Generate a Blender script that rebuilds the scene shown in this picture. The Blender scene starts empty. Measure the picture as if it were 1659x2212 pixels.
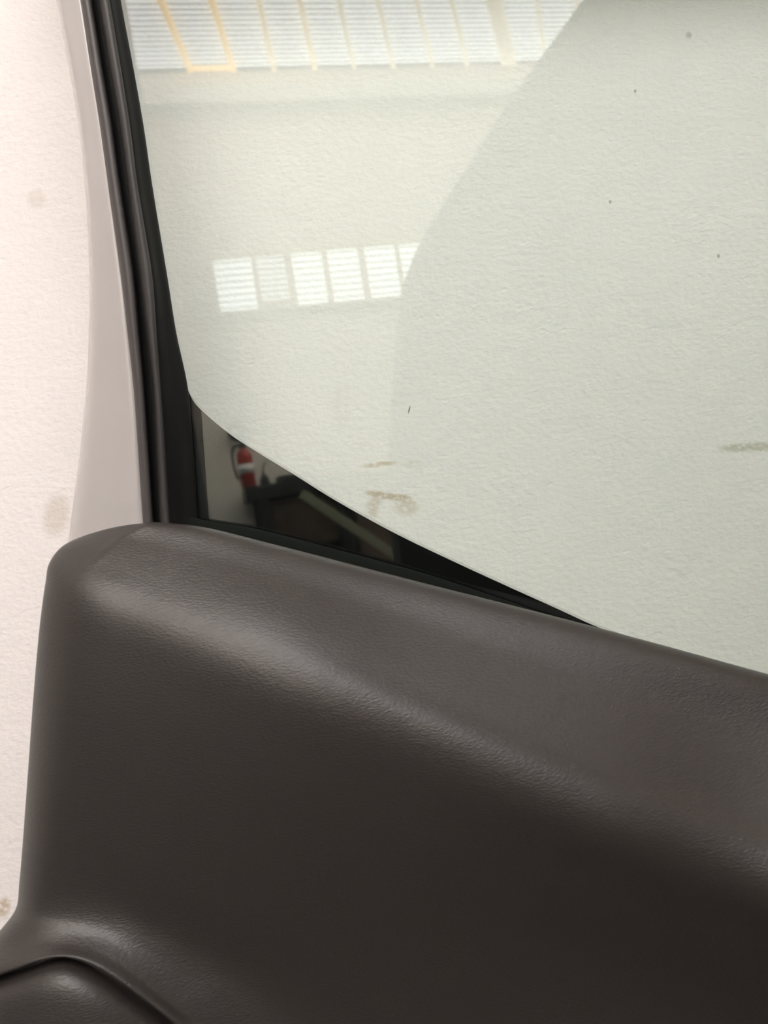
import bpy, bmesh, math, random
from mathutils import Matrix, Vector

# ------------------------------------------------------------------ camera, light, exposure
W_PX, H_PX, F_PX = 1659.0, 2212.0, 1660.0
CAM_D, CAM_Z, ROLL = 0.64, 0.78, math.radians(9.0)
scene = bpy.context.scene
col = scene.collection

cam_data = bpy.data.cameras.new('camera')
cam_data.sensor_fit = 'VERTICAL'
cam_data.sensor_height = 24.0
cam_data.sensor_width = 24.0 * W_PX / H_PX
cam_data.lens = 24.0 * F_PX / H_PX
cam_data.clip_start = 0.005
cam_data.clip_end = 60
cam_data.dof.use_dof = True
cam_data.dof.focus_distance = 0.72
cam_data.dof.aperture_fstop = 4.6
cam = bpy.data.objects.new('camera', cam_data)
col.objects.link(cam)
C_R = Vector((math.cos(ROLL), 0, -math.sin(ROLL)))
C_U = Vector((math.sin(ROLL), 0, math.cos(ROLL)))
C_F = Vector((0, 1, 0))
M = Matrix.Identity(4)
for i in range(3):
    M[i][0], M[i][1], M[i][2] = C_R[i], C_U[i], -C_F[i]
M.translation = Vector((0, -CAM_D, CAM_Z))
cam.matrix_world = M
scene.camera = cam

world = bpy.data.worlds.new('world')
scene.world = world
world.use_nodes = True
world.node_tree.nodes['Background'].inputs[0].default_value = (0.75, 0.85, 1.0, 1)
world.node_tree.nodes['Background'].inputs[1].default_value = 0.6

SKY_EMIT = 8.6          # daylight through the translucent roof sheets
WIN_EMIT = 7.5          # daylight through the high windows
scene.cycles.adaptive_threshold = 0.02
scene.cycles.use_light_tree = False
scene.cycles.max_bounces = 6
scene.cycles.diffuse_bounces = 3
scene.cycles.glossy_bounces = 3
scene.cycles.transparent_max_bounces = 8
scene.view_settings.view_transform = 'Standard'
scene.view_settings.look = 'None'
scene.view_settings.gamma = 1.0
scene.view_settings.use_curve_mapping = False
scene.view_settings.exposure = 0.09

# ------------------------------------------------------------------ helpers
WALL_Y = 0.17
GLASS_Y = 0.012

def P(px, py, Y):
    """point on the plane y = Y that the photograph shows at (px, py)"""
    x, y, d = (px - W_PX / 2) / F_PX, (H_PX / 2 - py) / F_PX, Y + CAM_D
    return Vector((0, -CAM_D, CAM_Z)) + (C_R * x + C_U * y + C_F) * d

def material(name, color, rough=0.5, spec=0.5, metal=0.0, coat=0.0):
    m = bpy.data.materials.new(name)
    m.use_nodes = True
    b = m.node_tree.nodes['Principled BSDF']
    b.inputs['Base Color'].default_value = (*color, 1)
    b.inputs['Roughness'].default_value = rough
    b.inputs['Specular IOR Level'].default_value = spec
    b.inputs['Metallic'].default_value = metal
    b.inputs['Coat Weight'].default_value = coat
    return m

def nd(m, kind, **kw):
    n = m.node_tree.nodes.new(kind)
    for k, v in kw.items():
        setattr(n, k, v)
    return n

def lk(m, a, b):
    m.node_tree.links.new(a, b)

def math_node(m, op, a, b=None, clamp=False):
    n = nd(m, 'ShaderNodeMath', operation=op, use_clamp=clamp)
    for i, v in enumerate((a, b)):
        if v is None:
            continue
        if isinstance(v, (int, float)):
            n.inputs[i].default_value = v
        else:
            lk(m, v, n.inputs[i])
    return n.outputs[0]

def coords(m, scale=(1, 1, 1), rot=(0, 0, 0)):
    tc = nd(m, 'ShaderNodeTexCoord')
    mp = nd(m, 'ShaderNodeMapping')
    mp.inputs['Scale'].default_value = scale
    mp.inputs['Rotation'].default_value = rot
    lk(m, tc.outputs['Object'], mp.inputs[0])
    return mp.outputs[0]

def add_mottle(m, color_a, color_b, scale, lo=0.35, hi=0.65, detail=5):
    b = m.node_tree.nodes['Principled BSDF']
    n = nd(m, 'ShaderNodeTexNoise')
    n.inputs['Scale'].default_value = scale
    n.inputs['Detail'].default_value = detail
    lk(m, coords(m), n.inputs['Vector'])
    r = nd(m, 'ShaderNodeValToRGB')
    r.color_ramp.elements[0].position, r.color_ramp.elements[1].position = lo, hi
    r.color_ramp.elements[0].color = (*color_a, 1)
    r.color_ramp.elements[1].color = (*color_b, 1)
    lk(m, n.outputs['Fac'], r.inputs[0])
    lk(m, r.outputs[0], b.inputs['Base Color'])
    return r

def mesh_object(name, verts, faces, mat, parent=None, smooth=False):
    me = bpy.data.meshes.new(name)
    me.from_pydata([tuple(v) for v in verts], [], faces)
    me.update()
    if smooth:
        me.polygons.foreach_set('use_smooth', [True] * len(me.polygons))
    if mat:
        me.materials.append(mat)
    o = bpy.data.objects.new(name, me)
    col.objects.link(o)
    if parent:
        o.parent = parent
    return o

def tag(o, label=None, cat=None, group=None, kind=None):
    if label: o['label'] = label
    if cat: o['category'] = cat
    if group: o['group'] = group
    if kind: o['kind'] = kind
    return o

def empty(name, loc):
    o = bpy.data.objects.new(name, None)
    o.empty_display_size = 0.05
    col.objects.link(o)
    o.location = loc
    return o

def adopt(o, parent):
    """parent while keeping the world position (plain translation parents)"""
    o.parent = parent
    o.matrix_parent_inverse = Matrix.Translation(-parent.location)
    return o

def spline(pts, per, closed=False):
    """centripetal Catmull-Rom through pts, 'per' samples on each segment"""
    pts = [Vector(p) for p in pts]
    n = len(pts)
    t = [0.0]
    for i in range(1, n):
        t.append(t[-1] + max((pts[i] - pts[i - 1]).length, 1e-6) ** 0.5)
    tan = []
    for i in range(n):
        if i == 0:
            tan.append((pts[1] - pts[0]) / (t[1] - t[0]))
        elif i == n - 1:
            tan.append((pts[-1] - pts[-2]) / (t[-1] - t[-2]))
        else:
            h0, h1 = t[i] - t[i - 1], t[i + 1] - t[i]
            d0, d1 = (pts[i] - pts[i - 1]) / h0, (pts[i + 1] - pts[i]) / h1
            tan.append((d0 * h1 + d1 * h0) / (h0 + h1))
    out = []
    for i in range(n - 1):
        h = t[i + 1] - t[i]
        for k in range(per):
            u = k / per
            u2, u3 = u * u, u * u * u
            out.append(pts[i] * (2 * u3 - 3 * u2 + 1) + tan[i] * (h * (u3 - 2 * u2 + u))
                       + pts[i + 1] * (-2 * u3 + 3 * u2) + tan[i + 1] * (h * (u3 - u2)))
    out.append(pts[-1].copy())
    return out

def grid_object(name, grid, mat, parent=None, smooth=True, thick=0.0, flip=False):
    nr, nc = len(grid), len(grid[0])
    verts = [v for row in grid for v in row]
    faces = []
    for r in range(nr - 1):
        for c in range(nc - 1):
            f = (r * nc + c, (r + 1) * nc + c, (r + 1) * nc + c + 1, r * nc + c + 1)
            faces.append(f[::-1] if flip else f)
    o = mesh_object(name, verts, faces, mat, None, smooth)
    if thick:
        md = o.modifiers.new('thickness', 'SOLIDIFY')
        md.thickness = thick
        md.offset = -1.0
    if parent:
        adopt(o, parent)
    return o

def loft(rows, s_per=10, t_per=8, breaks=None):
    """rows of equal length -> dense smooth grid; breaks: {row: column} keeps a corner there"""
    dense = []
    for i, row in enumerate(rows):
        b = breaks.get(i) if breaks else None
        if b:
            dense.append(spline(row[:b + 1], s_per)[:-1] + spline(row[b:], s_per))
        else:
            dense.append(spline(row, s_per))
    cols = [spline([dense[r][c] for r in range(len(rows))], t_per) for c in range(len(dense[0]))]
    return [[cols[c][r] for c in range(len(cols))] for r in range(len(cols[0]))]

def box_verts(a, b):
    x0, y0, z0 = a
    x1, y1, z1 = b
    return [(x0, y0, z0), (x1, y0, z0), (x1, y1, z0), (x0, y1, z0),
            (x0, y0, z1), (x1, y0, z1), (x1, y1, z1), (x0, y1, z1)]
BOX_F = [(0, 3, 2, 1), (4, 5, 6, 7), (0, 1, 5, 4), (1, 2, 6, 5), (2, 3, 7, 6), (3, 0, 4, 7)]

def box(name, a, b, mat, parent=None, bevel=0.0, xf=None):
    v = box_verts(a, b)
    if xf:
        v = [xf(p) for p in v]
    o = mesh_object(name, v, BOX_F, mat)
    if bevel:
        md = o.modifiers.new('bevel', 'BEVEL')
        md.width = bevel
        md.segments = 2
    if parent:
        adopt(o, parent)
    return o

def tube(name, pts, rad, mat, parent=None, seg=10, per=6, closed_ends=True):
    path = spline(pts, per) if len(pts) > 2 else [Vector(p) for p in pts]
    if not isinstance(rad, (list, tuple)):
        rad = [rad] * len(path)
    elif len(rad) != len(path):
        k = len(rad) - 1
        rad = [rad[min(int(i / (len(path) - 1) * k), k - 1)] * (1 - ((i / (len(path) - 1) * k) - min(int(i / (len(path) - 1) * k), k - 1)))
               + rad[min(int(i / (len(path) - 1) * k), k - 1) + 1] * ((i / (len(path) - 1) * k) - min(int(i / (len(path) - 1) * k), k - 1)) for i in range(len(path))]
    verts, faces = [], []
    up = Vector((0.3, 0.2, 0.93))
    for i, p in enumerate(path):
        d = (path[min(i + 1, len(path) - 1)] - path[max(i - 1, 0)]).normalized()
        a = d.cross(up)
        if a.length < 1e-3:
            a = d.cross(Vector((1, 0, 0)))
        a.normalize()
        b = d.cross(a)
        for k in range(seg):
            an = 2 * math.pi * k / seg
            verts.append(p + (a * math.cos(an) + b * math.sin(an)) * rad[i])
    for i in range(len(path) - 1):
        for k in range(seg):
            k2 = (k + 1) % seg
            faces.append((i * seg + k, i * seg + k2, (i + 1) * seg + k2, (i + 1) * seg + k))
    if closed_ends:
        faces.append(tuple(range(seg))[::-1])
        faces.append(tuple((len(path) - 1) * seg + k for k in range(seg)))
    o = mesh_object(name, verts, faces, mat, None, True)
    if parent:
        adopt(o, parent)
    return o

def lathe(name, axis, profile, mat, parent=None, seg=20):
    """profile of (radius, z) about a vertical axis through axis"""
    verts, faces = [], []
    for r, z in profile:
        for k in range(seg):
            a = 2 * math.pi * k / seg
            verts.append((axis[0] + r * math.cos(a), axis[1] + r * math.sin(a), axis[2] + z))
    for i in range(len(profile) - 1):
        for k in range(seg):
            k2 = (k + 1) % seg
            faces.append((i * seg + k, i * seg + k2, (i + 1) * seg + k2, (i + 1) * seg + k))
    faces.append(tuple(range(seg))[::-1])
    faces.append(tuple((len(profile) - 1) * seg + k for k in range(seg)))
    o = mesh_object(name, verts, faces, mat, None, True)
    if parent:
        adopt(o, parent)
    return o

# ------------------------------------------------------------------ materials
def plaster_wall():
    m = material('painted_plaster', (0.87, 0.815, 0.785), 0.85, 0.2)
    b = m.node_tree.nodes['Principled BSDF']
    v = coords(m)
    # roller texture: bumps of a few millimetres and small pits
    n1 = nd(m, 'ShaderNodeTexNoise'); n1.inputs['Scale'].default_value = 165; n1.inputs['Detail'].default_value = 4
    n2 = nd(m, 'ShaderNodeTexNoise'); n2.inputs['Scale'].default_value = 38; n2.inputs['Detail'].default_value = 3
    mp = nd(m, 'ShaderNodeMapping'); mp.inputs['Scale'].default_value = (0.8, 1, 1.15)
    mp.inputs['Rotation'].default_value = (0, math.radians(-14), 0)
    lk(m, v, mp.inputs[0])
    for n in (n1, n2):
        lk(m, mp.outputs[0], n.inputs['Vector'])
    vo = nd(m, 'ShaderNodeTexVoronoi'); vo.inputs['Scale'].default_value = 75
    lk(m, mp.outputs[0], vo.inputs['Vector'])
    pit = nd(m, 'ShaderNodeMapRange'); pit.inputs[1].default_value = 0.0; pit.inputs[2].default_value = 0.22
    lk(m, vo.outputs['Distance'], pit.inputs[0])
    h = math_node(m, 'ADD', math_node(m, 'MULTIPLY', n1.outputs['Fac'], 1.0), math_node(m, 'MULTIPLY', n2.outputs['Fac'], .8))
    h = math_node(m, 'ADD', h, math_node(m, 'MULTIPLY', pit.outputs[0], 0.30))
    bump = nd(m, 'ShaderNodeBump'); bump.inputs['Strength'].default_value = 0.5; bump.inputs['Distance'].default_value = 0.0019
    lk(m, h, bump.inputs['Height'])
    lk(m, bump.outputs[0], b.inputs['Normal'])
    # stains: soft ellipses broken up by noise: px, py, half width, half height (m), tilt, strength, colour
    stains = [
        (828, 1070, .023, .0045, 9, .8, 'rust'), (868, 1076, .013, .0048, 8, .9, 'rust'), (806, 1096, .009, .018, 20, .4, 'rust'),
        (878, 1094, .016, .011, 0, .4, 'rust'), (820, 1003, .021, .0032, -6, .6, 'rust'), (893, 1003, .013, .006, 0, .22, 'grey'),
        (1632, 966, .046, .0062, -2, .7, 'grey'), (1580, 968, .009, .004, 0, .5, 'grey'),
        (122, 1112, .016, .026, 12, .36, 'tan'), (80, 430, .012, .012, 0, .2, 'tan'), (8, 1960, .008, .013, 15, .75, 'rust'),
        (884, 885, .0010, .0050, 14, .9, 'dark'), (796, 1135, .010, .005, 0, .15, 'grey'), (1318, 436, .0018, .0022, 0, .5, 'dark'),
        (1552, 553, .0018, .0025, 0, .5, 'dark'), (1372, 197, .0016, .0022, 0, .5, 'dark'), (1488, 76, .004, .004, 0, .3, 'dark'),
        (735, 880, .012, .03, 0, .10, 'grey'), (22, 1878, .018, .0009, 18, .1, 'dark'), (330, 450, .01, .01, 0, .1, 'tan'),
    ]
    tints = {'rust': (.60, .50, .40), 'grey': (.60, .555, .48), 'tan': (.60, .52, .44), 'dark': (.30, .27, .22)}
    nz = nd(m, 'ShaderNodeTexNoise'); nz.inputs['Scale'].default_value = 210; nz.inputs['Detail'].default_value = 5
    lk(m, mp.outputs[0], nz.inputs['Vector'])
    brk = nd(m, 'ShaderNodeMapRange'); brk.inputs[1].default_value = .36; brk.inputs[2].default_value = .52
    lk(m, nz.outputs['Fac'], brk.inputs[0])
    # faint overall mottling of the paint
    big = nd(m, 'ShaderNodeTexNoise'); big.inputs['Scale'].default_value = 7; big.inputs['Detail'].default_value = 4
    lk(m, v, big.inputs['Vector'])
    mx0 = nd(m, 'ShaderNodeMix', data_type='RGBA')
    mx0.inputs[6].default_value = (.875, .82, .805, 1)
    mx0.inputs[7].default_value = (.84, .795, .78, 1)
    lk(m, big.outputs['Fac'], mx0.inputs[0])
    cur = mx0.outputs[2]
    for px, py, rx, rz, tilt, s, key in stains:
        c = P(px, py, WALL_Y)
        sub = nd(m, 'ShaderNodeVectorMath', operation='SUBTRACT')
        lk(m, v, sub.inputs[0]); sub.inputs[1].default_value = c
        mm = nd(m, 'ShaderNodeMapping')
        mm.vector_type = 'TEXTURE'
        mm.inputs['Rotation'].default_value = (0, math.radians(tilt) + ROLL, 0)
        mm.inputs['Scale'].default_value = (rx, 1.0, rz)
        lk(m, sub.outputs[0], mm.inputs[0])
        ln = nd(m, 'ShaderNodeVectorMath', operation='LENGTH')
        lk(m, mm.outputs[0], ln.inputs[0])
        mr = nd(m, 'ShaderNodeMapRange'); mr.interpolation_type = 'SMOOTHSTEP'
        mr.inputs[1].default_value = 1.15; mr.inputs[2].default_value = 0.45
        lk(m, ln.outputs['Value'], mr.inputs[0])
        fac = math_node(m, 'MULTIPLY', mr.outputs[0], min(1.0, s * 1.35))
        if key == 'rust' or key == 'grey':
            fac = math_node(m, 'MULTIPLY', fac, math_node(m, 'ADD', math_node(m, 'MULTIPLY', brk.outputs[0], .8), .2))
        mx = nd(m, 'ShaderNodeMix', data_type='RGBA')
        lk(m, fac, mx.inputs[0]); lk(m, cur, mx.inputs[6])
        mx.inputs[7].default_value = (*tints[key], 1)
        cur = mx.outputs[2]
    lk(m, cur, b.inputs['Base Color'])
    return m

def trim_plastic():
    m = material('charcoal_trim_plastic', (0.031, 0.0258, 0.0236), 0.36, 0.5)
    b = m.node_tree.nodes['Principled BSDF']
    v = coords(m, (1.0, 1.0, 2.6), (0, math.radians(-38), 0))
    vo = nd(m, 'ShaderNodeTexVoronoi'); vo.inputs['Scale'].default_value = 330
    n = nd(m, 'ShaderNodeTexNoise'); n.inputs['Scale'].default_value = 420; n.inputs['Detail'].default_value = 3
    n2 = nd(m, 'ShaderNodeTexNoise'); n2.inputs['Scale'].default_value = 60; n2.inputs['Detail'].default_value = 2
    for x in (vo, n, n2):
        lk(m, v, x.inputs['Vector'])
    h = math_node(m, 'ADD', vo.outputs['Distance'], math_node(m, 'MULTIPLY', n.outputs['Fac'], .9))
    h = math_node(m, 'ADD', h, math_node(m, 'MULTIPLY', n2.outputs['Fac'], .5))
    bump = nd(m, 'ShaderNodeBump'); bump.inputs['Strength'].default_value = 0.32; bump.inputs['Distance'].default_value = 0.00042
    lk(m, h, bump.inputs['Height'])
    lk(m, bump.outputs[0], b.inputs['Normal'])
    r = nd(m, 'ShaderNodeMapRange'); r.inputs[3].default_value = .37; r.inputs[4].default_value = .43
    lk(m, n2.outputs['Fac'], r.inputs[0]); lk(m, r.outputs[0], b.inputs['Roughness'])
    return m

def window_glass():
    m = bpy.data.materials.new('green_tinted_glass')
    m.use_nodes = True
    nt = m.node_tree
    nt.nodes.remove(nt.nodes['Principled BSDF'])
    out = nt.nodes['Material Output']
    tr = nd(m, 'ShaderNodeBsdfTransparent')
    tr.inputs[0].default_value = (0.945, 0.98, 0.965, 1)     # tint of each of the two faces
    gl = nd(m, 'ShaderNodeBsdfGlossy'); gl.inputs['Roughness'].default_value = 0.0
    gl.inputs['Color'].default_value = (1, 1, 1, 1)
    geo = nd(m, 'ShaderNodeNewGeometry')
    dot = nd(m, 'ShaderNodeVectorMath', operation='DOT_PRODUCT')
    lk(m, geo.outputs['Normal'], dot.inputs[0]); lk(m, geo.outputs['Incoming'], dot.inputs[1])
    c = math_node(m, 'SUBTRACT', 1.0, math_node(m, 'ABSOLUTE', dot.outputs['Value']), True)
    fr = math_node(m, 'ADD', math_node(m, 'MULTIPLY', math_node(m, 'POWER', c, 5.0), 0.92), 0.0185)
    mx = nd(m, 'ShaderNodeMixShader')
    lk(m, fr, mx.inputs[0]); lk(m, tr.outputs[0], mx.inputs[1]); lk(m, gl.outputs[0], mx.inputs[2])
    lk(m, mx.outputs[0], out.inputs[0])
    return m

def emitter(name, color, strength):
    m = bpy.data.materials.new(name)
    m.use_nodes = True
    b = m.node_tree.nodes['Principled BSDF']
    b.inputs['Base Color'].default_value = (*color, 1)
    b.inputs['Emission Color'].default_value = (*color, 1)
    b.inputs['Emission Strength'].default_value = strength
    return m

MAT = {
    'wall': plaster_wall(),
    'trim': trim_plastic(),
    'glass': window_glass(),
    'paint': material('white_car_paint', (0.47, 0.435, 0.425), 0.25, 0.5, coat=0.6),
    'rubber': material('black_rubber', (0.006, 0.006, 0.0055), 0.6, 0.2),
    'rubber_grey': material('grey_black_rubber', (0.038, 0.034, 0.033), 0.5, 0.45),
    'rubber_worn': material('worn_grey_seal', (0.060, 0.052, 0.052), 0.45, 0.5),
    'gloss_black': material('gloss_black_trim', (0.006, 0.006, 0.006), 0.03, 0.9, coat=1.0),
    'seal_green': material('dark_green_black_seal', (0.005, 0.0065, 0.0052), 0.8, 0.1),
    'hall_wall': material('cream_hall_paint', (0.80, 0.74, 0.67), 0.8, 0.2),
    'hall_white': material('white_hall_paint', (0.84, 0.82, 0.77), 0.75, 0.2),
    'dado': material('blue_grey_wall_paint', (0.24, 0.27, 0.28), 0.6, 0.3),
    'concrete': material('grey_concrete', (0.30, 0.28, 0.26), 0.8, 0.3),
    'bar_amber': emitter('amber_bar_glow', (1.0, 0.66, 0.24), SKY_EMIT * .80),  # roof bars glow in these three colours, imitating light falling on them
    'bar_yellow': emitter('yellow_bar_glow', (1.0, 0.80, 0.50), SKY_EMIT * .62),
    'bar_pale': emitter('pale_bar_glow', (1.0, 0.88, 0.68), SKY_EMIT * .5),
    'bar_cream': material('cream_painted_bar', (0.76, 0.66, 0.45), 0.6, 0.3),
    'slat': material('pale_glazing_lath', (0.62, 0.66, 0.66), 0.6, 0.3),
    'sky': emitter('translucent_roof_sheet', (0.965, 0.98, 1.04), SKY_EMIT),
    'fill_glow': emitter('added_fill_glow', (0.98, 0.975, 0.99), SKY_EMIT * .36),  # glow of the added overhead panel
    'win': emitter('bright_window_pane', (0.95, 0.98, 1.0), WIN_EMIT),
    'win_dim': emitter('dull_window_pane', (0.95, 0.98, 0.97), WIN_EMIT * 0.62),
    'wood': material('brown_bench_wood', (0.075, 0.045, 0.028), 0.6, 0.3),
    'cabinet': material('brown_cabinet_paint', (0.13, 0.085, 0.062), 0.6, 0.3),
    'dark': material('dark_bench_metal', (0.018, 0.018, 0.016), 0.5, 0.4),
    'red': material('red_enamel', (0.38, 0.025, 0.02), 0.35, 0.5),
    'label': material('white_paper_label', (0.75, 0.70, 0.66), 0.7, 0.3),
    'timber': material('pale_green_timber', (0.34, 0.33, 0.23), 0.7, 0.3),
    'van': material('dark_van_paint', (0.016, 0.016, 0.015), 0.45, 0.3),
    'van_glass': material('dark_van_glass', (0.012, 0.013, 0.014), 0.3, 0.3),
}
add_mottle(MAT['concrete'], (.11, .104, .096), (.17, .16, .15), 3)
add_mottle(MAT['wood'], (.05, .03, .02), (.095, .06, .038), 9)
add_mottle(MAT['hall_wall'], (.80, .70, .63), (.84, .75, .68), 1.2)

# ------------------------------------------------------------------ the hall (wall behind the door, the rest behind the camera)
PSI = math.radians(13.0)
HALL_Y = -6.0
E1 = Vector((math.cos(PSI), -math.sin(PSI), 0))
E2 = Vector((math.sin(PSI), math.cos(PSI), 0))
def H(p):
    """hall coordinates: along the far wall, out from it, up"""
    return Vector((0, HALL_Y, 0)) + E1 * p[0] + E2 * p[1] + Vector((0, 0, p[2]))

CEIL = 4.67
XL, XR = -1.44, 5.5
far_l = H((XL / math.cos(PSI), 0, 0)); far_r = H((XR / math.cos(PSI), 0, 0))

o = mesh_object('wall_back', box_verts((XL, WALL_Y, 0), (XR, WALL_Y + .2, CEIL)), BOX_F, MAT['wall'])
tag(o, 'white roller-painted plaster wall behind the car door', kind='structure')
poly = [(XL - .1, WALL_Y + .1), (XR + .1, WALL_Y + .1), (XR + .1, far_r.y - .2), (XL - .1, far_l.y - .2)]
def prism(name, poly, z0, z1, mat):
    n = len(poly)
    v = [(x, y, z0) for x, y in poly] + [(x, y, z1) for x, y in poly]
    f = [tuple(range(n)), tuple(range(n, 2 * n))[::-1]] + [(i, i + n, (i + 1) % n + n, (i + 1) % n) for i in range(n)]
    return mesh_object(name, v, f, mat)
tag(prism('floor', poly, -.1, 0, MAT['concrete']), 'grey concrete workshop floor', kind='structure')
# far wall
o = box('wall_front', (-1.7, -.2, 0), (6.1, 0, CEIL), MAT['hall_wall'], xf=H)
tag(o, 'cream far wall of the workshop, mirrored in the window glass', kind='structure')
o = box('wall_left', (XL - .2, far_l.y - .2, 0), (XL, WALL_Y + .1, CEIL), MAT['hall_white'])
tag(o, 'white side wall of the workshop', kind='structure')
o = box('trim_1', (XL, far_l.y, 0), (XL + .012, WALL_Y - .8, 1.75), MAT['dado'])
tag(o, 'blue-grey painted lower band of the side wall', kind='structure')
o = box('wall_right', (XR, far_r.y - .2, 0), (XR + .2, WALL_Y + .1, CEIL), MAT['hall_white'])
tag(o, 'white opposite side wall of the workshop', kind='structure')
# ceiling: opaque from 3.1 m out of the far wall to above the door, translucent sheets beyond
SK_V = 3.3
cp = [H((-2.6, SK_V, 0)), H((6.8, SK_V, 0))]
def on_x(x):
    t = (x - cp[0].x) / (cp[1].x - cp[0].x)
    return (x, cp[0].y + t * (cp[1].y - cp[0].y))
SK_B0, SK_B1 = 3.75, 5.55
def ceil_strip(name, v0, v1, label):
    poly = [(XL - .1, v0(XL - .1)), (XR + .1, v0(XR + .1)), (XR + .1, v1(XR + .1)), (XL - .1, v1(XL - .1))]
    return tag(prism(name, poly, CEIL + .02, CEIL + .15, MAT['hall_white']), label, kind='structure')
def v_line(v):
    a_, b_ = H((-2.6, v, 0)), H((6.8, v, 0))
    return lambda x: a_.y + (x - a_.x) / (b_.x - a_.x) * (b_.y - a_.y)
ceil_strip('ceiling', lambda x: WALL_Y + .1, v_line(SK_V), 'white workshop ceiling')
# beam under the roof glazing
o = box('trim_2', (-1.6, 0, 4.33), (6.0, .14, 4.48), MAT['hall_white'], bevel=.01, xf=H)
tag(o, 'horizontal beam along the top of the far wall', kind='structure')

def lean(u):
    return max(-.56, min(-.22, -.27 - .165 * max(u, -.4)))
def HB(p):
    return H((p[0], p[1], p[2]))
def bar_quad(name, u0, u1, l0, l1, v0, v1, z0, z1, mat, parent):
    vs = [H((u0 + l0 * v0, v0, z)) for z in (z0, z1)] + [H((u1 + l1 * v0, v0, z)) for z in (z0, z1)] + [H((u1 + l1 * v1, v1, z)) for z in (z0, z1)] + [H((u0 + l0 * v1, v1, z)) for z in (z0, z1)]
    vs = [vs[0], vs[2], vs[4], vs[6], vs[1], vs[3], vs[5], vs[7]]
    return adopt(mesh_object(name, vs, BOX_F, mat), parent)
roof = empty('window_1', H((0, 0, CEIL)))
tag(roof, 'long roof light of translucent sheets between cream bars', kind='structure')
bars = [-1.62, -1.05, -.69, -.345, .01, .36, .72, 1.085, 1.42]
u = 2.2
while u < 6.3:
    bars.append(u); u += .36
bars_all = bars[:9] + [1.83] + bars[9:]
for i in range(len(bars_all) - 1):
    a, b = bars_all[i], bars_all[i + 1]
    bar_quad('pane', a, b, lean(a), lean(b), -.02, SK_V + .02, CEIL + .05, CEIL + .06, MAT['sky'], roof)
    if i < 12:
        for k in range(24):
            v = .03 + k * .062
            bar_quad('glazing_lath', a + .015, b - .015, lean(a), lean(b), v, v + .011, CEIL + .035, CEIL + .049, MAT['slat'], roof)
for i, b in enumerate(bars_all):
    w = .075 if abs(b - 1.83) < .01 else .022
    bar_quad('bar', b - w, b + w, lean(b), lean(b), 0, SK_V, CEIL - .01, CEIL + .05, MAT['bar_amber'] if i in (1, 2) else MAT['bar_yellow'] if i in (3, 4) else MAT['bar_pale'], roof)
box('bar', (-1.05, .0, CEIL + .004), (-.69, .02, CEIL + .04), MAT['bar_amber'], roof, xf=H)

ledge_fill = empty('added_fill_panel', (1.2, -2.0, CEIL))  # added unseen glowing panel with bars, brightens the right of the trim ledge
tag(ledge_fill, 'unseen glowing panel added above the van to brighten the trim ledge', kind='structure')
for k in range(4):
    x0 = .05 + .62 * k
    box('pane', (x0 + .02, -2.35, CEIL + .0), (x0 + .60, -1.65, CEIL + .012), MAT['fill_glow'], ledge_fill)
for k in range(5):
    x0 = .05 + .62 * k
    box('bar', (x0 - .02, -2.37, CEIL - .02), (x0 + .02, -1.63, CEIL + .02), MAT['bar_cream'], ledge_fill)

band = empty('window_2', H((0, 0, 2.6)))
tag(band, 'row of high louvred window panes in the far wall', kind='structure')
panes = [(-1.115, -.80, 2.633, 3.07, 'win'), (-.755, -.52, 2.70, 3.08, 'win_dim'), (-.455, -.195, 2.64, 3.08, 'win'),
         (-.14, .125, 2.64, 3.085, 'win'), (.19, .46, 2.64, 3.085, 'win'), (.50, .77, 2.64, 3.085, 'win'), (.82, 1.1, 2.64, 3.085, 'win')]
for a, b, z0, z1, k in panes:
    pn = box('pane', (a, .004, z0), (b, .012, z1), MAT[k], band, xf=H)
    n = 8
    for j in range(n):
        z = z0 + (j + .5) * (z1 - z0) / n
        box('louvre_slat', (a, .013, z - .004), (b, .03, z + .006), MAT['slat'], band, xf=H)
for a in (-1.135, -.778, -.488, -.168, .157, .48, .795, 1.12):
    box('mullion', (a - .016, 0, 2.60), (a + .016, .04, 3.12), MAT['bar_cream'], band, xf=H)
box('window_head', (-1.151, 0, 3.09), (1.136, .045, 3.12), MAT['bar_cream'], band, xf=H)
box('window_sill', (-1.17, 0, 2.595), (1.15, .06, 2.625), MAT['hall_white'], band, xf=H)

# ------------------------------------------------------------------ the car door
door = empty('car_door', (0.15, 0.04, 0))
tag(door, 'car door with charcoal trim panel and tinted window standing against white wall', 'car door')

# charcoal upper trim panel: control rows from its top edge down to the groove above the lower panel
def row(*pts):
    out = [P(px, py, Y) for px, py, Y in pts]
    return out
def rim(pt, dx=8, dy=0, back=.03):
    return (pt[0] + dx, pt[1] + dy, pt[2] + back)

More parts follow.
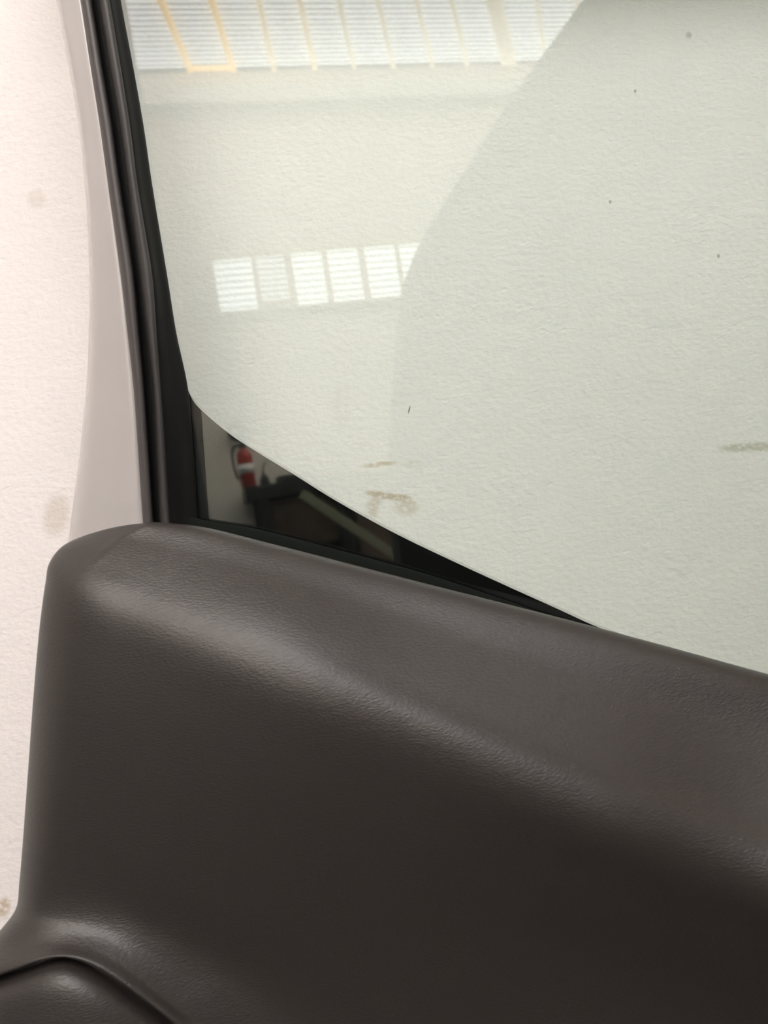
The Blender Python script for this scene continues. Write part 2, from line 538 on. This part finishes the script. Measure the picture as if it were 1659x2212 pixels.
trim_px = [
    # c1 silhouette ... c8 far right
    [(303, 1131, -0.0260), (330, 1128, -0.0310), (430, 1139, -0.0300), (589, 1177, -0.0300), (900, 1258, -0.0340), (1300, 1363, -0.0460), (1659, 1464, -0.0620), (2300, 1640, -0.0850)],
    [(228, 1144, -0.0260), (262, 1160, -0.0430), (395, 1192, -0.0480), (600, 1250, -0.0550), (900, 1350, -0.0600), (1300, 1478, -0.0730), (1659, 1590, -0.0890), (2300, 1800, -0.1450)],
    [(140, 1178, -0.0360), (212, 1204, -0.0570), (350, 1258, -0.0670), (600, 1352, -0.0840), (900, 1478, -0.0920), (1300, 1640, -0.1080), (1659, 1765, -0.1230), (2300, 1990, -0.1850)],
    [(108, 1218, -0.0450), (170, 1244, -0.0660), (310, 1302, -0.0770), (600, 1422, -0.0970), (900, 1555, -0.1080), (1300, 1722, -0.1250), (1659, 1858, -0.1420), (2300, 2090, -0.2050)],
    [(100, 1258, -0.0500), (155, 1286, -0.0720), (300, 1355, -0.0840), (590, 1486, -0.1030), (890, 1622, -0.1120), (1290, 1792, -0.1300), (1650, 1930, -0.1470), (2290, 2160, -0.2070)],
    [(88, 1345, -0.0540), (140, 1380, -0.0760), (290, 1465, -0.0880), (570, 1610, -0.1020), (870, 1750, -0.1060), (1270, 1915, -0.1160), (1640, 2055, -0.1320), (2280, 2290, -0.1820)],
    [(74, 1500, -0.0560), (125, 1540, -0.0790), (280, 1630, -0.0890), (550, 1770, -0.0960), (850, 1925, -0.0940), (1250, 2090, -0.0960), (1620, 2235, -0.1080), (2270, 2480, -0.1520)],
    [(58, 1720, -0.0570), (105, 1750, -0.0790), (270, 1830, -0.0850), (530, 1970, -0.0850), (830, 2130, -0.0810), (1230, 2310, -0.0880), (1600, 2460, -0.1010), (2250, 2710, -0.1320)],
    [(43, 1910, -0.0570), (90, 1925, -0.0780), (262, 1965, -0.0810), (490, 2095, -0.0780), (790, 2290, -0.0770), (1190, 2490, -0.0840), (1570, 2640, -0.0970), (2230, 2890, -0.1210)],
    [(36, 1962, -0.0590), (78, 1972, -0.0800), (250, 2005, -0.0840), (452, 2132, -0.0830), (750, 2350, -0.0820), (1150, 2560, -0.0890), (1540, 2710, -0.1020), (2210, 2960, -0.1260)],
    [(10, 2000, -0.0625), (60, 1998, -0.0835), (230, 2028, -0.0885), (420, 2154, -0.0890), (715, 2395, -0.0880), (1115, 2615, -0.0950), (1510, 2765, -0.1080), (2190, 3015, -0.1320)],
    [(-45, 2060, -0.0695), (40, 2038, -0.0905), (200, 2050, -0.0955), (385, 2174, -0.0960), (675, 2430, -0.0950), (1075, 2655, -0.1020), (1480, 2805, -0.1150), (2170, 3050, -0.1390)],
    [(-110, 2150, -0.0835), (15, 2098, -0.1045), (150, 2068, -0.1035), (345, 2184, -0.1040), (630, 2450, -0.1030), (1030, 2690, -0.1100), (1450, 2840, -0.1230), (2150, 3080, -0.1470)],
]
rows = []
first = trim_px[0]
rows.append([P(px + 4, py + 14, max(Y + .03, -.006)) for px, py, Y in [rim(first[0])] + first])
for r in trim_px:
    rows.append(row(*([rim(r[0], 10, 6 if r[0][1] < 1200 else 0)] + r)))
last = trim_px[-1]
rows.append([P(px, py - 2, Y + .016) for px, py, Y in [rim(last[0], 10)] + last])
g = loft(rows, 12, 9, {1: 2, 2: 2, 3: 2})
panel = grid_object('trim_panel', g, MAT['trim'], door)

# lower panel below the groove, down to the bottom of the door
low = [(-112, 2164, -0.0730), (15, 2112, -0.0940), (148, 2082, -0.0970), (338, 2198, -0.0940), (622, 2466, -0.0930), (1022, 2706, -0.1000), (1442, 2856, -0.1130), (2142, 3096, -0.1370)]
lrows = [[P(px + 3, py - 60, Y + .055) for px, py, Y in [rim(low[0], 10)] + low]]
lrows.append([P(px, py, Y) for px, py, Y in [rim(low[0], 10)] + low])
lrows.append([P(px - 4, py + 28, Y - .009) for px, py, Y in [rim(low[0], 10)] + low])
lrows.append([P(px - 10, py + 80, Y - .016) for px, py, Y in [rim(low[0], 10)] + low])
mid = lrows[-1]
for k, (zf, yy) in enumerate(((.66, -.008), (.36, .03), (.1, .055), (0, .06))):
    lrows.append([Vector((p.x, p.y + yy if i else p.y + yy * .4, .06 + (p.z - .06) * zf)) for i, p in enumerate(mid)])
grid_object('lower_panel', loft(lrows, 8, 6), MAT['trim'], door)

# pillar of the window frame and its seals: border lines read across the pillar from outside to the glass
stations = [  # ref (inner lip) px,py ; offsets outwards of the lines a b c d e ; outward normal
    (1250, (140, 322, 343, 357, 380, 445)), (1125, (153, 309, 331, 345, 368, 428)), (980, (172, 299, 321, 338, 357, 417)),
    (840, (186, 289, 311, 330, 347, 405)), (720, (191, 276, 300, 316, 338, 380)), (600, (193, 262, 289, 301, 329, 361)),
    (400, (183, 234, 259, 275, 297, 328)), (270, (169, 216, 241, 257, 280, 309)), (150, (149, 197, 221, 236, 261, 288)), (0, (121, 174, 197, 211, 236, 260))]
ST = []
for y, xs in stations:
    ST.append([(x, y) for x in xs])
offs = [260 - x for x in stations[-1][1]]
def arc(cx, cy, r, a0, a1, n):
    for k in range(n + 1):
        a = math.radians(a0 + (a1 - a0) * k / n)
        nx, ny = math.cos(a), -math.sin(a)
        ST.append([(cx + nx * (r + of), cy + ny * (r + of)) for of in offs])
def mirror_run(p0, nrm, n=1):
    ST.append([(p0[0] + nrm[0] * of, p0[1] + nrm[1] * of) for of in offs])
ST.append([(x - 52, -300) for x in stations[-1][1]])
arc(385, -440, 200, 170, 82, 6)
mirror_run((1300, -700), (0, -1.0)); 
arc(2200, -520, 240, 78, 20, 6)
mirror_run((2600, 700), (.90, -.42)); mirror_run((2960, 1700), (.90, -.42))
def strip(name, spec, mat, thick=0.0):
    """spec: list of (line index, fraction to next line, Y)"""
    rws = []
    for s in ST:
        r = []
        for i, fr, Y in spec:
            a, b = s[i], s[min(i + 1, 5)]
            px, py = a[0] + (b[0] - a[0]) * fr, a[1] + (b[1] - a[1]) * fr
            r.append(P(px, py, Y))
        rws.append(r)
    gg = loft(rws, 5, 8)
    return grid_object(name, gg, mat, door)
strip('window_frame', [(0, .25, .055), (0, .05, .03), (0, 0, .012), (0, .10, -.002), (0, .22, -.006), (0, .6, -.010), (0, 1, -.013), (1, .3, .008)], MAT['paint'])
strip('flange_seal', [(1, -.12, .004), (1, .0, -.014), (1, .18, -.0185), (1, .55, -.020), (1, .9, -.018), (1, 1.0, -.012), (1, 1.2, .01)], MAT['rubber_worn'])
strip('run_channel', [(2, -.3, .006), (2, 0, -.004), (2, .8, -.006), (3, .5, -.006), (4, 0, -.010), (4, .5, 0), (4, 1, GLASS_Y - .003), (4, .8, .03)], MAT['rubber'])
strip('channel_bead', [(2, 1.0, -.005), (3, .08, -.016), (3, .3, -.020), (3, .6, -.021), (3, .88, -.0195), (4, -.02, -.012), (4, .1, -.006)], MAT['rubber_grey'])

# window glass: a 4 mm pane running into the channel and down behind the trim
gp = [(300, 1420), (395, 1125), (375, 840), (335, 600), (300, 400), (265, 150), (235, -20), (180, -330), (225, -600), (450, -680), (1300, -720), (2220, -780), (2460, -550), (2640, 660), (3000, 1700), (1800, 1720), (1000, 1500), (500, 1420)]
front = [P(x, y, GLASS_Y) for x, y in gp]
backv = [v + Vector((0, .004, 0)) for v in front]
n = len(gp)
gm = mesh_object('window_glass', front + backv, [tuple(range(n)), tuple(range(n, 2 * n))[::-1]], MAT['glass'])
adopt(gm, door)

# inner belt seal between trim and glass
seal_t = [(380, 1108), (430, 1121), (542, 1140), (625, 1160), (712, 1183), (802, 1207), (950, 1249), (1300, 1368), (1659, 1482), (2300, 1665)]
sr = []
for dy, Y in ((2, .011), (0, .006), (3, .003), (20, .000), (45, -.002)):
    sr.append([P(x, y + dy, Y) for x, y in seal_t])
grid_object('inner_belt_seal', loft(sr, 6, 4), MAT['seal_green'], door)

# outside skin with its black inner lip, seen through the glass
K = [(330, 560), (385, 770), (404, 835), (420, 868), (450, 898), (500, 939), (560, 978), (640, 1027), (720, 1077), (850, 1149), (1000, 1221), (1200, 1312), (1300, 1357), (1659, 1492), (2350, 1740)]
kr = []
Kd = spline([(x, y, 0) for x, y in K], 6)
for dy, Y in ((3, .042), (1, .0305), (1.5, .030), (200, .030), (420, .030)):
    kr.append([P(p.x - (dy * .25 if p.y < 836 else 0), p.y + dy, Y) for p in Kd])
grid_object('outer_belt_trim', kr, MAT['gloss_black'], door, smooth=False)
skin_rows = []
for dy, Y in ((3, .040), (-3, .043), (-4, .050), (2, .056), (60, .075), (180, .100)):
    skin_rows.append([P(x - (6 if i < 3 else 0), y + dy, Y) for i, (x, y) in enumerate(K)])
base = skin_rows[-1]
for zf, Y in ((.75, .125), (.5, .135), (.25, .125), (.08, .10), (0.02, .06)):
    skin_rows.append([Vector((p.x + .0 * zf, Y, .03 + (p.z - .03) * zf)) for p in base])
grid_object('outer_skin', loft(skin_rows, 6, 6), MAT['paint'], door)
# bottom rubber strip on which the door stands
bx0, bx1 = lrows[-1][1].x + .02, lrows[-1][-1].x - .02
box('sill_seal', (bx0, -.02, 0), (bx1, .08, .062), MAT['rubber'], door, bevel=.01)

# ------------------------------------------------------------------ workbench and things on it, mirrored in the dark corner of the glass
def hall_empty(name, p):
    return empty(name, H(p))
def HR(px, py, v):
    """(along wall, height) of the point v metres out from the far wall whose mirror image shows at (px, py)"""
    x, y = (px - W_PX / 2) / F_PX, (H_PX / 2 - py) / F_PX
    d3 = C_R * x + C_U * y + C_F
    d3 = Vector((d3.x, -d3.y, d3.z))
    o3 = Vector((0, 2 * GLASS_Y + CAM_D, CAM_Z))
    t = (v - (o3 - Vector((0, HALL_Y, 0))).dot(E2)) / d3.dot(E2)
    p = o3 + d3 * t
    return (p - Vector((0, HALL_Y, 0))).dot(E1), p.z
bench = hall_empty('workbench', (-.75, .35, 0))
tag(bench, 'dark-topped wooden workbench against the cream far wall', 'workbench')
box('bench_top', (-1.18, .02, 1.02), (-.38, .62, 1.13), MAT['dark'], bench, .006, H)
box('back_panel', (-1.08, .06, .12), (-.46, .10, 1.02), MAT['wood'], bench, 0, H)
for uu, vv in ((-1.06, .05), (-1.06, .53), (-.46, .05), (-.46, .53)):
    box('leg', (uu - .045, vv, 0), (uu + .045, vv + .08, 1.02), MAT['dark'], bench, .004, H)
box('drawer_front', (-1.0, .54, .62), (-.52, .57, 1.0), MAT['wood'], bench, .004, H)
box('shelf', (-1.06, .06, .22), (-.46, .58, .26), MAT['wood'], bench, 0, H)

ext = hall_empty('fire_extinguisher', (-1.13, .30, 1.13))
tag(ext, 'red fire extinguisher with white label standing on the workbench', 'fire extinguisher')
ax = H((-1.13, .30, 1.132))
lathe('cylinder', ax, [(.05, 0), (.062, .012), (.062, .25), (.055, .285), (.03, .31), (.02, .325)], MAT['red'], ext)
lathe('label_band', ax + Vector((0, 0, .12)), [(.0632, 0), (.0632, .075)], MAT['label'], ext)
lathe('valve', ax + Vector((0, 0, .322)), [(.02, 0), (.024, .02), (.018, .05)], MAT['dark'], ext)
tube('handle', [ax + Vector((0, 0, .37)), ax + Vector((.05, .02, .385)), ax + Vector((.10, .04, .375))], .009, MAT['dark'], ext)
tube('hose', [ax + Vector((0, 0, .35)), ax + Vector((-.07, .02, .34)), ax + Vector((-.09, .02, .22)), ax + Vector((-.072, .02, .08))], .01, MAT['dark'], ext)

coil = hall_empty('hose_coil', (-1.16, .03, 1.62))
tag(coil, 'dark coiled hose hanging on the far wall above the fire extinguisher', 'hose')
for k in range(3):
    c = (-1.16 + .012 * k, .03 + .018 * k, 1.63)
    ring = [H((c[0] + (.05 + .006 * k) * math.cos(a * math.pi / 8), c[1], c[2] + (.065 + .006 * k) * math.sin(a * math.pi / 8))) for a in range(17)]
    tube('coil_turn', ring, .009, MAT['dark'], coil, 8, 2)
box('wall_hook', (-1.175, 0, 1.68), (-1.135, .07, 1.70), MAT['dark'], coil, 0, H)

can = hall_empty('oil_can', (-1.0, .3, 1.132))
tag(can, 'small dark oil can beside the red fire extinguisher', 'oil can')
lathe('can_body', H((-1.0, .3, 1.132)), [(.035, 0), (.04, .01), (.04, .06), (.012, .10), (.008, .12)], MAT['dark'], can)
tube('spout', [H((-1.0, .3, 1.245)), H((-.99, .3, 1.30)), H((-.96, .3, 1.33))], .006, MAT['dark'], can)

tray = hall_empty('parts_tray', (-.8, .3, 1.132))
tag(tray, 'low dark parts tray on the workbench top', 'tray')
box('tray_base', (-.90, .15, 1.131), (-.62, .45, 1.14), MAT['dark'], tray, 0, H)
for a, b in (((-.90, .15), (-.89, .45)), ((-.63, .15), (-.62, .45)), ((-.90, .15), (-.62, .16)), ((-.90, .44), (-.62, .45))):
    box('tray_side', (a[0], a[1], 1.131), (b[0], b[1], 1.19), MAT['dark'], tray, 0, H)

rag = mesh_object('red_rag', *(lambda vs: (vs, [(i * 7 + j, i * 7 + j + 1, (i + 1) * 7 + j + 1, (i + 1) * 7 + j) for i in range(6) for j in range(6)]))(
    [H((-.62 + .035 * i + .008 * math.sin(j), .50 + .02 * j, 1.146 + .008 * math.sin(i * 1.7 + j))) for i in range(7) for j in range(7)]), MAT['red'], None, True)
md = rag.modifiers.new('thickness', 'SOLIDIFY'); md.thickness = .004
tag(rag, 'crumpled red rag lying on the front edge of the workbench', 'rag')

cab = hall_empty('tool_cabinet', (-.05, .2, 0))
tag(cab, 'brown tool cabinet beside the workbench at the far wall', 'cabinet')
box('cabinet_body', (-.34, .02, .06), (.42, .40, 1.08), MAT['cabinet'], cab, .005, H)
for k, (u0, u1) in enumerate(((-.33, .035), (.045, .41))):
    dr = box('cabinet_door', (u0, .402, .08), (u1, .42, 1.06), MAT['cabinet'], cab, .003, H)
    box('handle', ((.0, .05)[k], .42, .55), ((.03, .08)[k], .44, .7), MAT['dark'], cab, 0, H)
for uu in (-.30, .36):
    box('cabinet_foot', (uu, .06, 0), (uu + .05, .36, .06), MAT['dark'], cab, 0, H)
box('cabinet_top', (-.35, .01, 1.08), (.43, .43, 1.11), MAT['cabinet'], cab, .004, H)
plank = box('leaning_plank', (-.035, -.012, 0), (.035, .012, 1.45), MAT['timber'], None, .004)
pa, pb = HR(850, 1198, .75), HR(690, 1092, .72)
a = H((pa[0], .75, pa[1])); b = H((pb[0], .72, pb[1]))
d0 = (b - a).normalized()
a = a - d0 * ((a.z - .04) / d0.z)
d = (b - a).normalized()
s_ = d.cross(Vector((0, 1, 0))).normalized()
t_ = d.cross(s_)
Mx = Matrix.Identity(4)
for i in range(3):
    Mx[i][0], Mx[i][1], Mx[i][2] = s_[i], t_[i], d[i]
Mx.translation = a
plank.matrix_world = Mx
tag(plank, 'pale green plank leaning sideways against the workbench', 'plank')

# ------------------------------------------------------------------ dark van parked behind the camera: its front shows as a dark outline in the glass
VAN_Y = -1.45
def R(px, py, Y):
    """point on the plane y = Y whose mirror image the glass shows at (px, py)"""
    p = P(px, py, 2 * GLASS_Y - Y)
    return (p.x, p.z)
front_line = [R(x, y, VAN_Y) for x, y in ((838, 1060), (840, 960), (848, 840), (855, 720), (870, 600), (903, 515), (962, 420), (1100, 205), (1250, 0))]
fx, fz = front_line[-1]
outline = [(front_line[0][0] + .03, .36), (front_line[0][0] - .01, .48)] + front_line + [(fx + .16, fz + .13), (fx + .42, fz + .20), (fx + 1.2, fz + .22), (4.75, fz + .20), (4.9, fz + .08), (4.95, .9), (4.95, .36)]
def arch(cx, r=.40, n=9):
    return [(cx + r * math.cos(math.radians(10 + 160 * k / (n - 1))), .30 + r * math.sin(math.radians(10 + 160 * k / (n - 1)))) for k in range(n)]
outline += arch(4.0) + arch(.95)
van = empty('van', (2.5, -2.75, 0))
tag(van, 'dark van parked behind the camera, mirrored as a dark outline in glass', 'van')
VW = 1.85
n = len(outline)
layers = [(VAN_Y - .0 + .0, .955), (VAN_Y, 1.0)]
cx_, cz_ = 2.5, 1.3
vv = []
def inset(x, z, k):
    return (cx_ + (x - cx_) * k, cz_ + (z - cz_) * k) if z > .75 else (cx_ + (x - cx_) * k, z)
for Y, k in ((VAN_Y + .05, .955), (VAN_Y, .995), (VAN_Y - .08, 1.0), (VAN_Y - VW + .08, 1.0), (VAN_Y - VW, .995), (VAN_Y - VW - .05, .955)):
    for x, z in outline:
        a, b = inset(x, z, k)
        vv.append((a, Y, b))
ff = []
for L in range(5):
    for i in range(n):
        j = (i + 1) % n
        ff.append((L * n + i, L * n + j, (L + 1) * n + j, (L + 1) * n + i))
ff.append(tuple(range(n))[::-1]); ff.append(tuple(range(5 * n, 6 * n)))
ob = mesh_object('van_body', vv, ff, MAT['van'])
adopt(ob, van)
def side_plate(name, pts, mat, parent, d=.012):
    k = len(pts)
    v = [(x, VAN_Y + .05, z) for x, z in pts] + [(x, VAN_Y + .05 + d, z) for x, z in pts]
    f = [tuple(range(k)), tuple(range(k, 2 * k))[::-1]] + [(i, (i + 1) % k, (i + 1) % k + k, i + k) for i in range(k)]
    return adopt(mesh_object(name, v, f, mat), parent)
side_plate('cab_window', [(.62, 1.48), (1.0, 1.95), (1.75, 2.0), (1.75, 1.45)], MAT['van_glass'], van)
side_plate('side_moulding', [(1.55, .72), (3.4, .72), (3.4, .80), (1.55, .80)], MAT['dark'], van)
side_plate('door_handle', [(1.55, 1.22), (1.72, 1.22), (1.72, 1.26), (1.55, 1.26)], MAT['dark'], van, .03)
for cx in (.95, 4.0):
    for yy in (VAN_Y - .06, VAN_Y - VW + .06):
        prof = [(.10, -.10), (.22, -.10), (.32, -.09), (.34, -.05), (.34, .05), (.32, .09), (.22, .10), (.10, .10)]
        vs, fs = [], []
        for r_, a_ in prof:
            for k in range(24):
                an = 2 * math.pi * k / 24
                vs.append((cx + r_ * math.cos(an), yy + a_, .341 + r_ * math.sin(an)))
        for q in range(len(prof) - 1):
            for k in range(24):
                fs.append((q * 24 + k, q * 24 + (k + 1) % 24, (q + 1) * 24 + (k + 1) % 24, (q + 1) * 24 + k))
        fs.append(tuple(range(24))); fs.append(tuple((len(prof) - 1) * 24 + k for k in range(24)))
        adopt(mesh_object('wheel', vs, fs, MAT['rubber'], None, True), van)
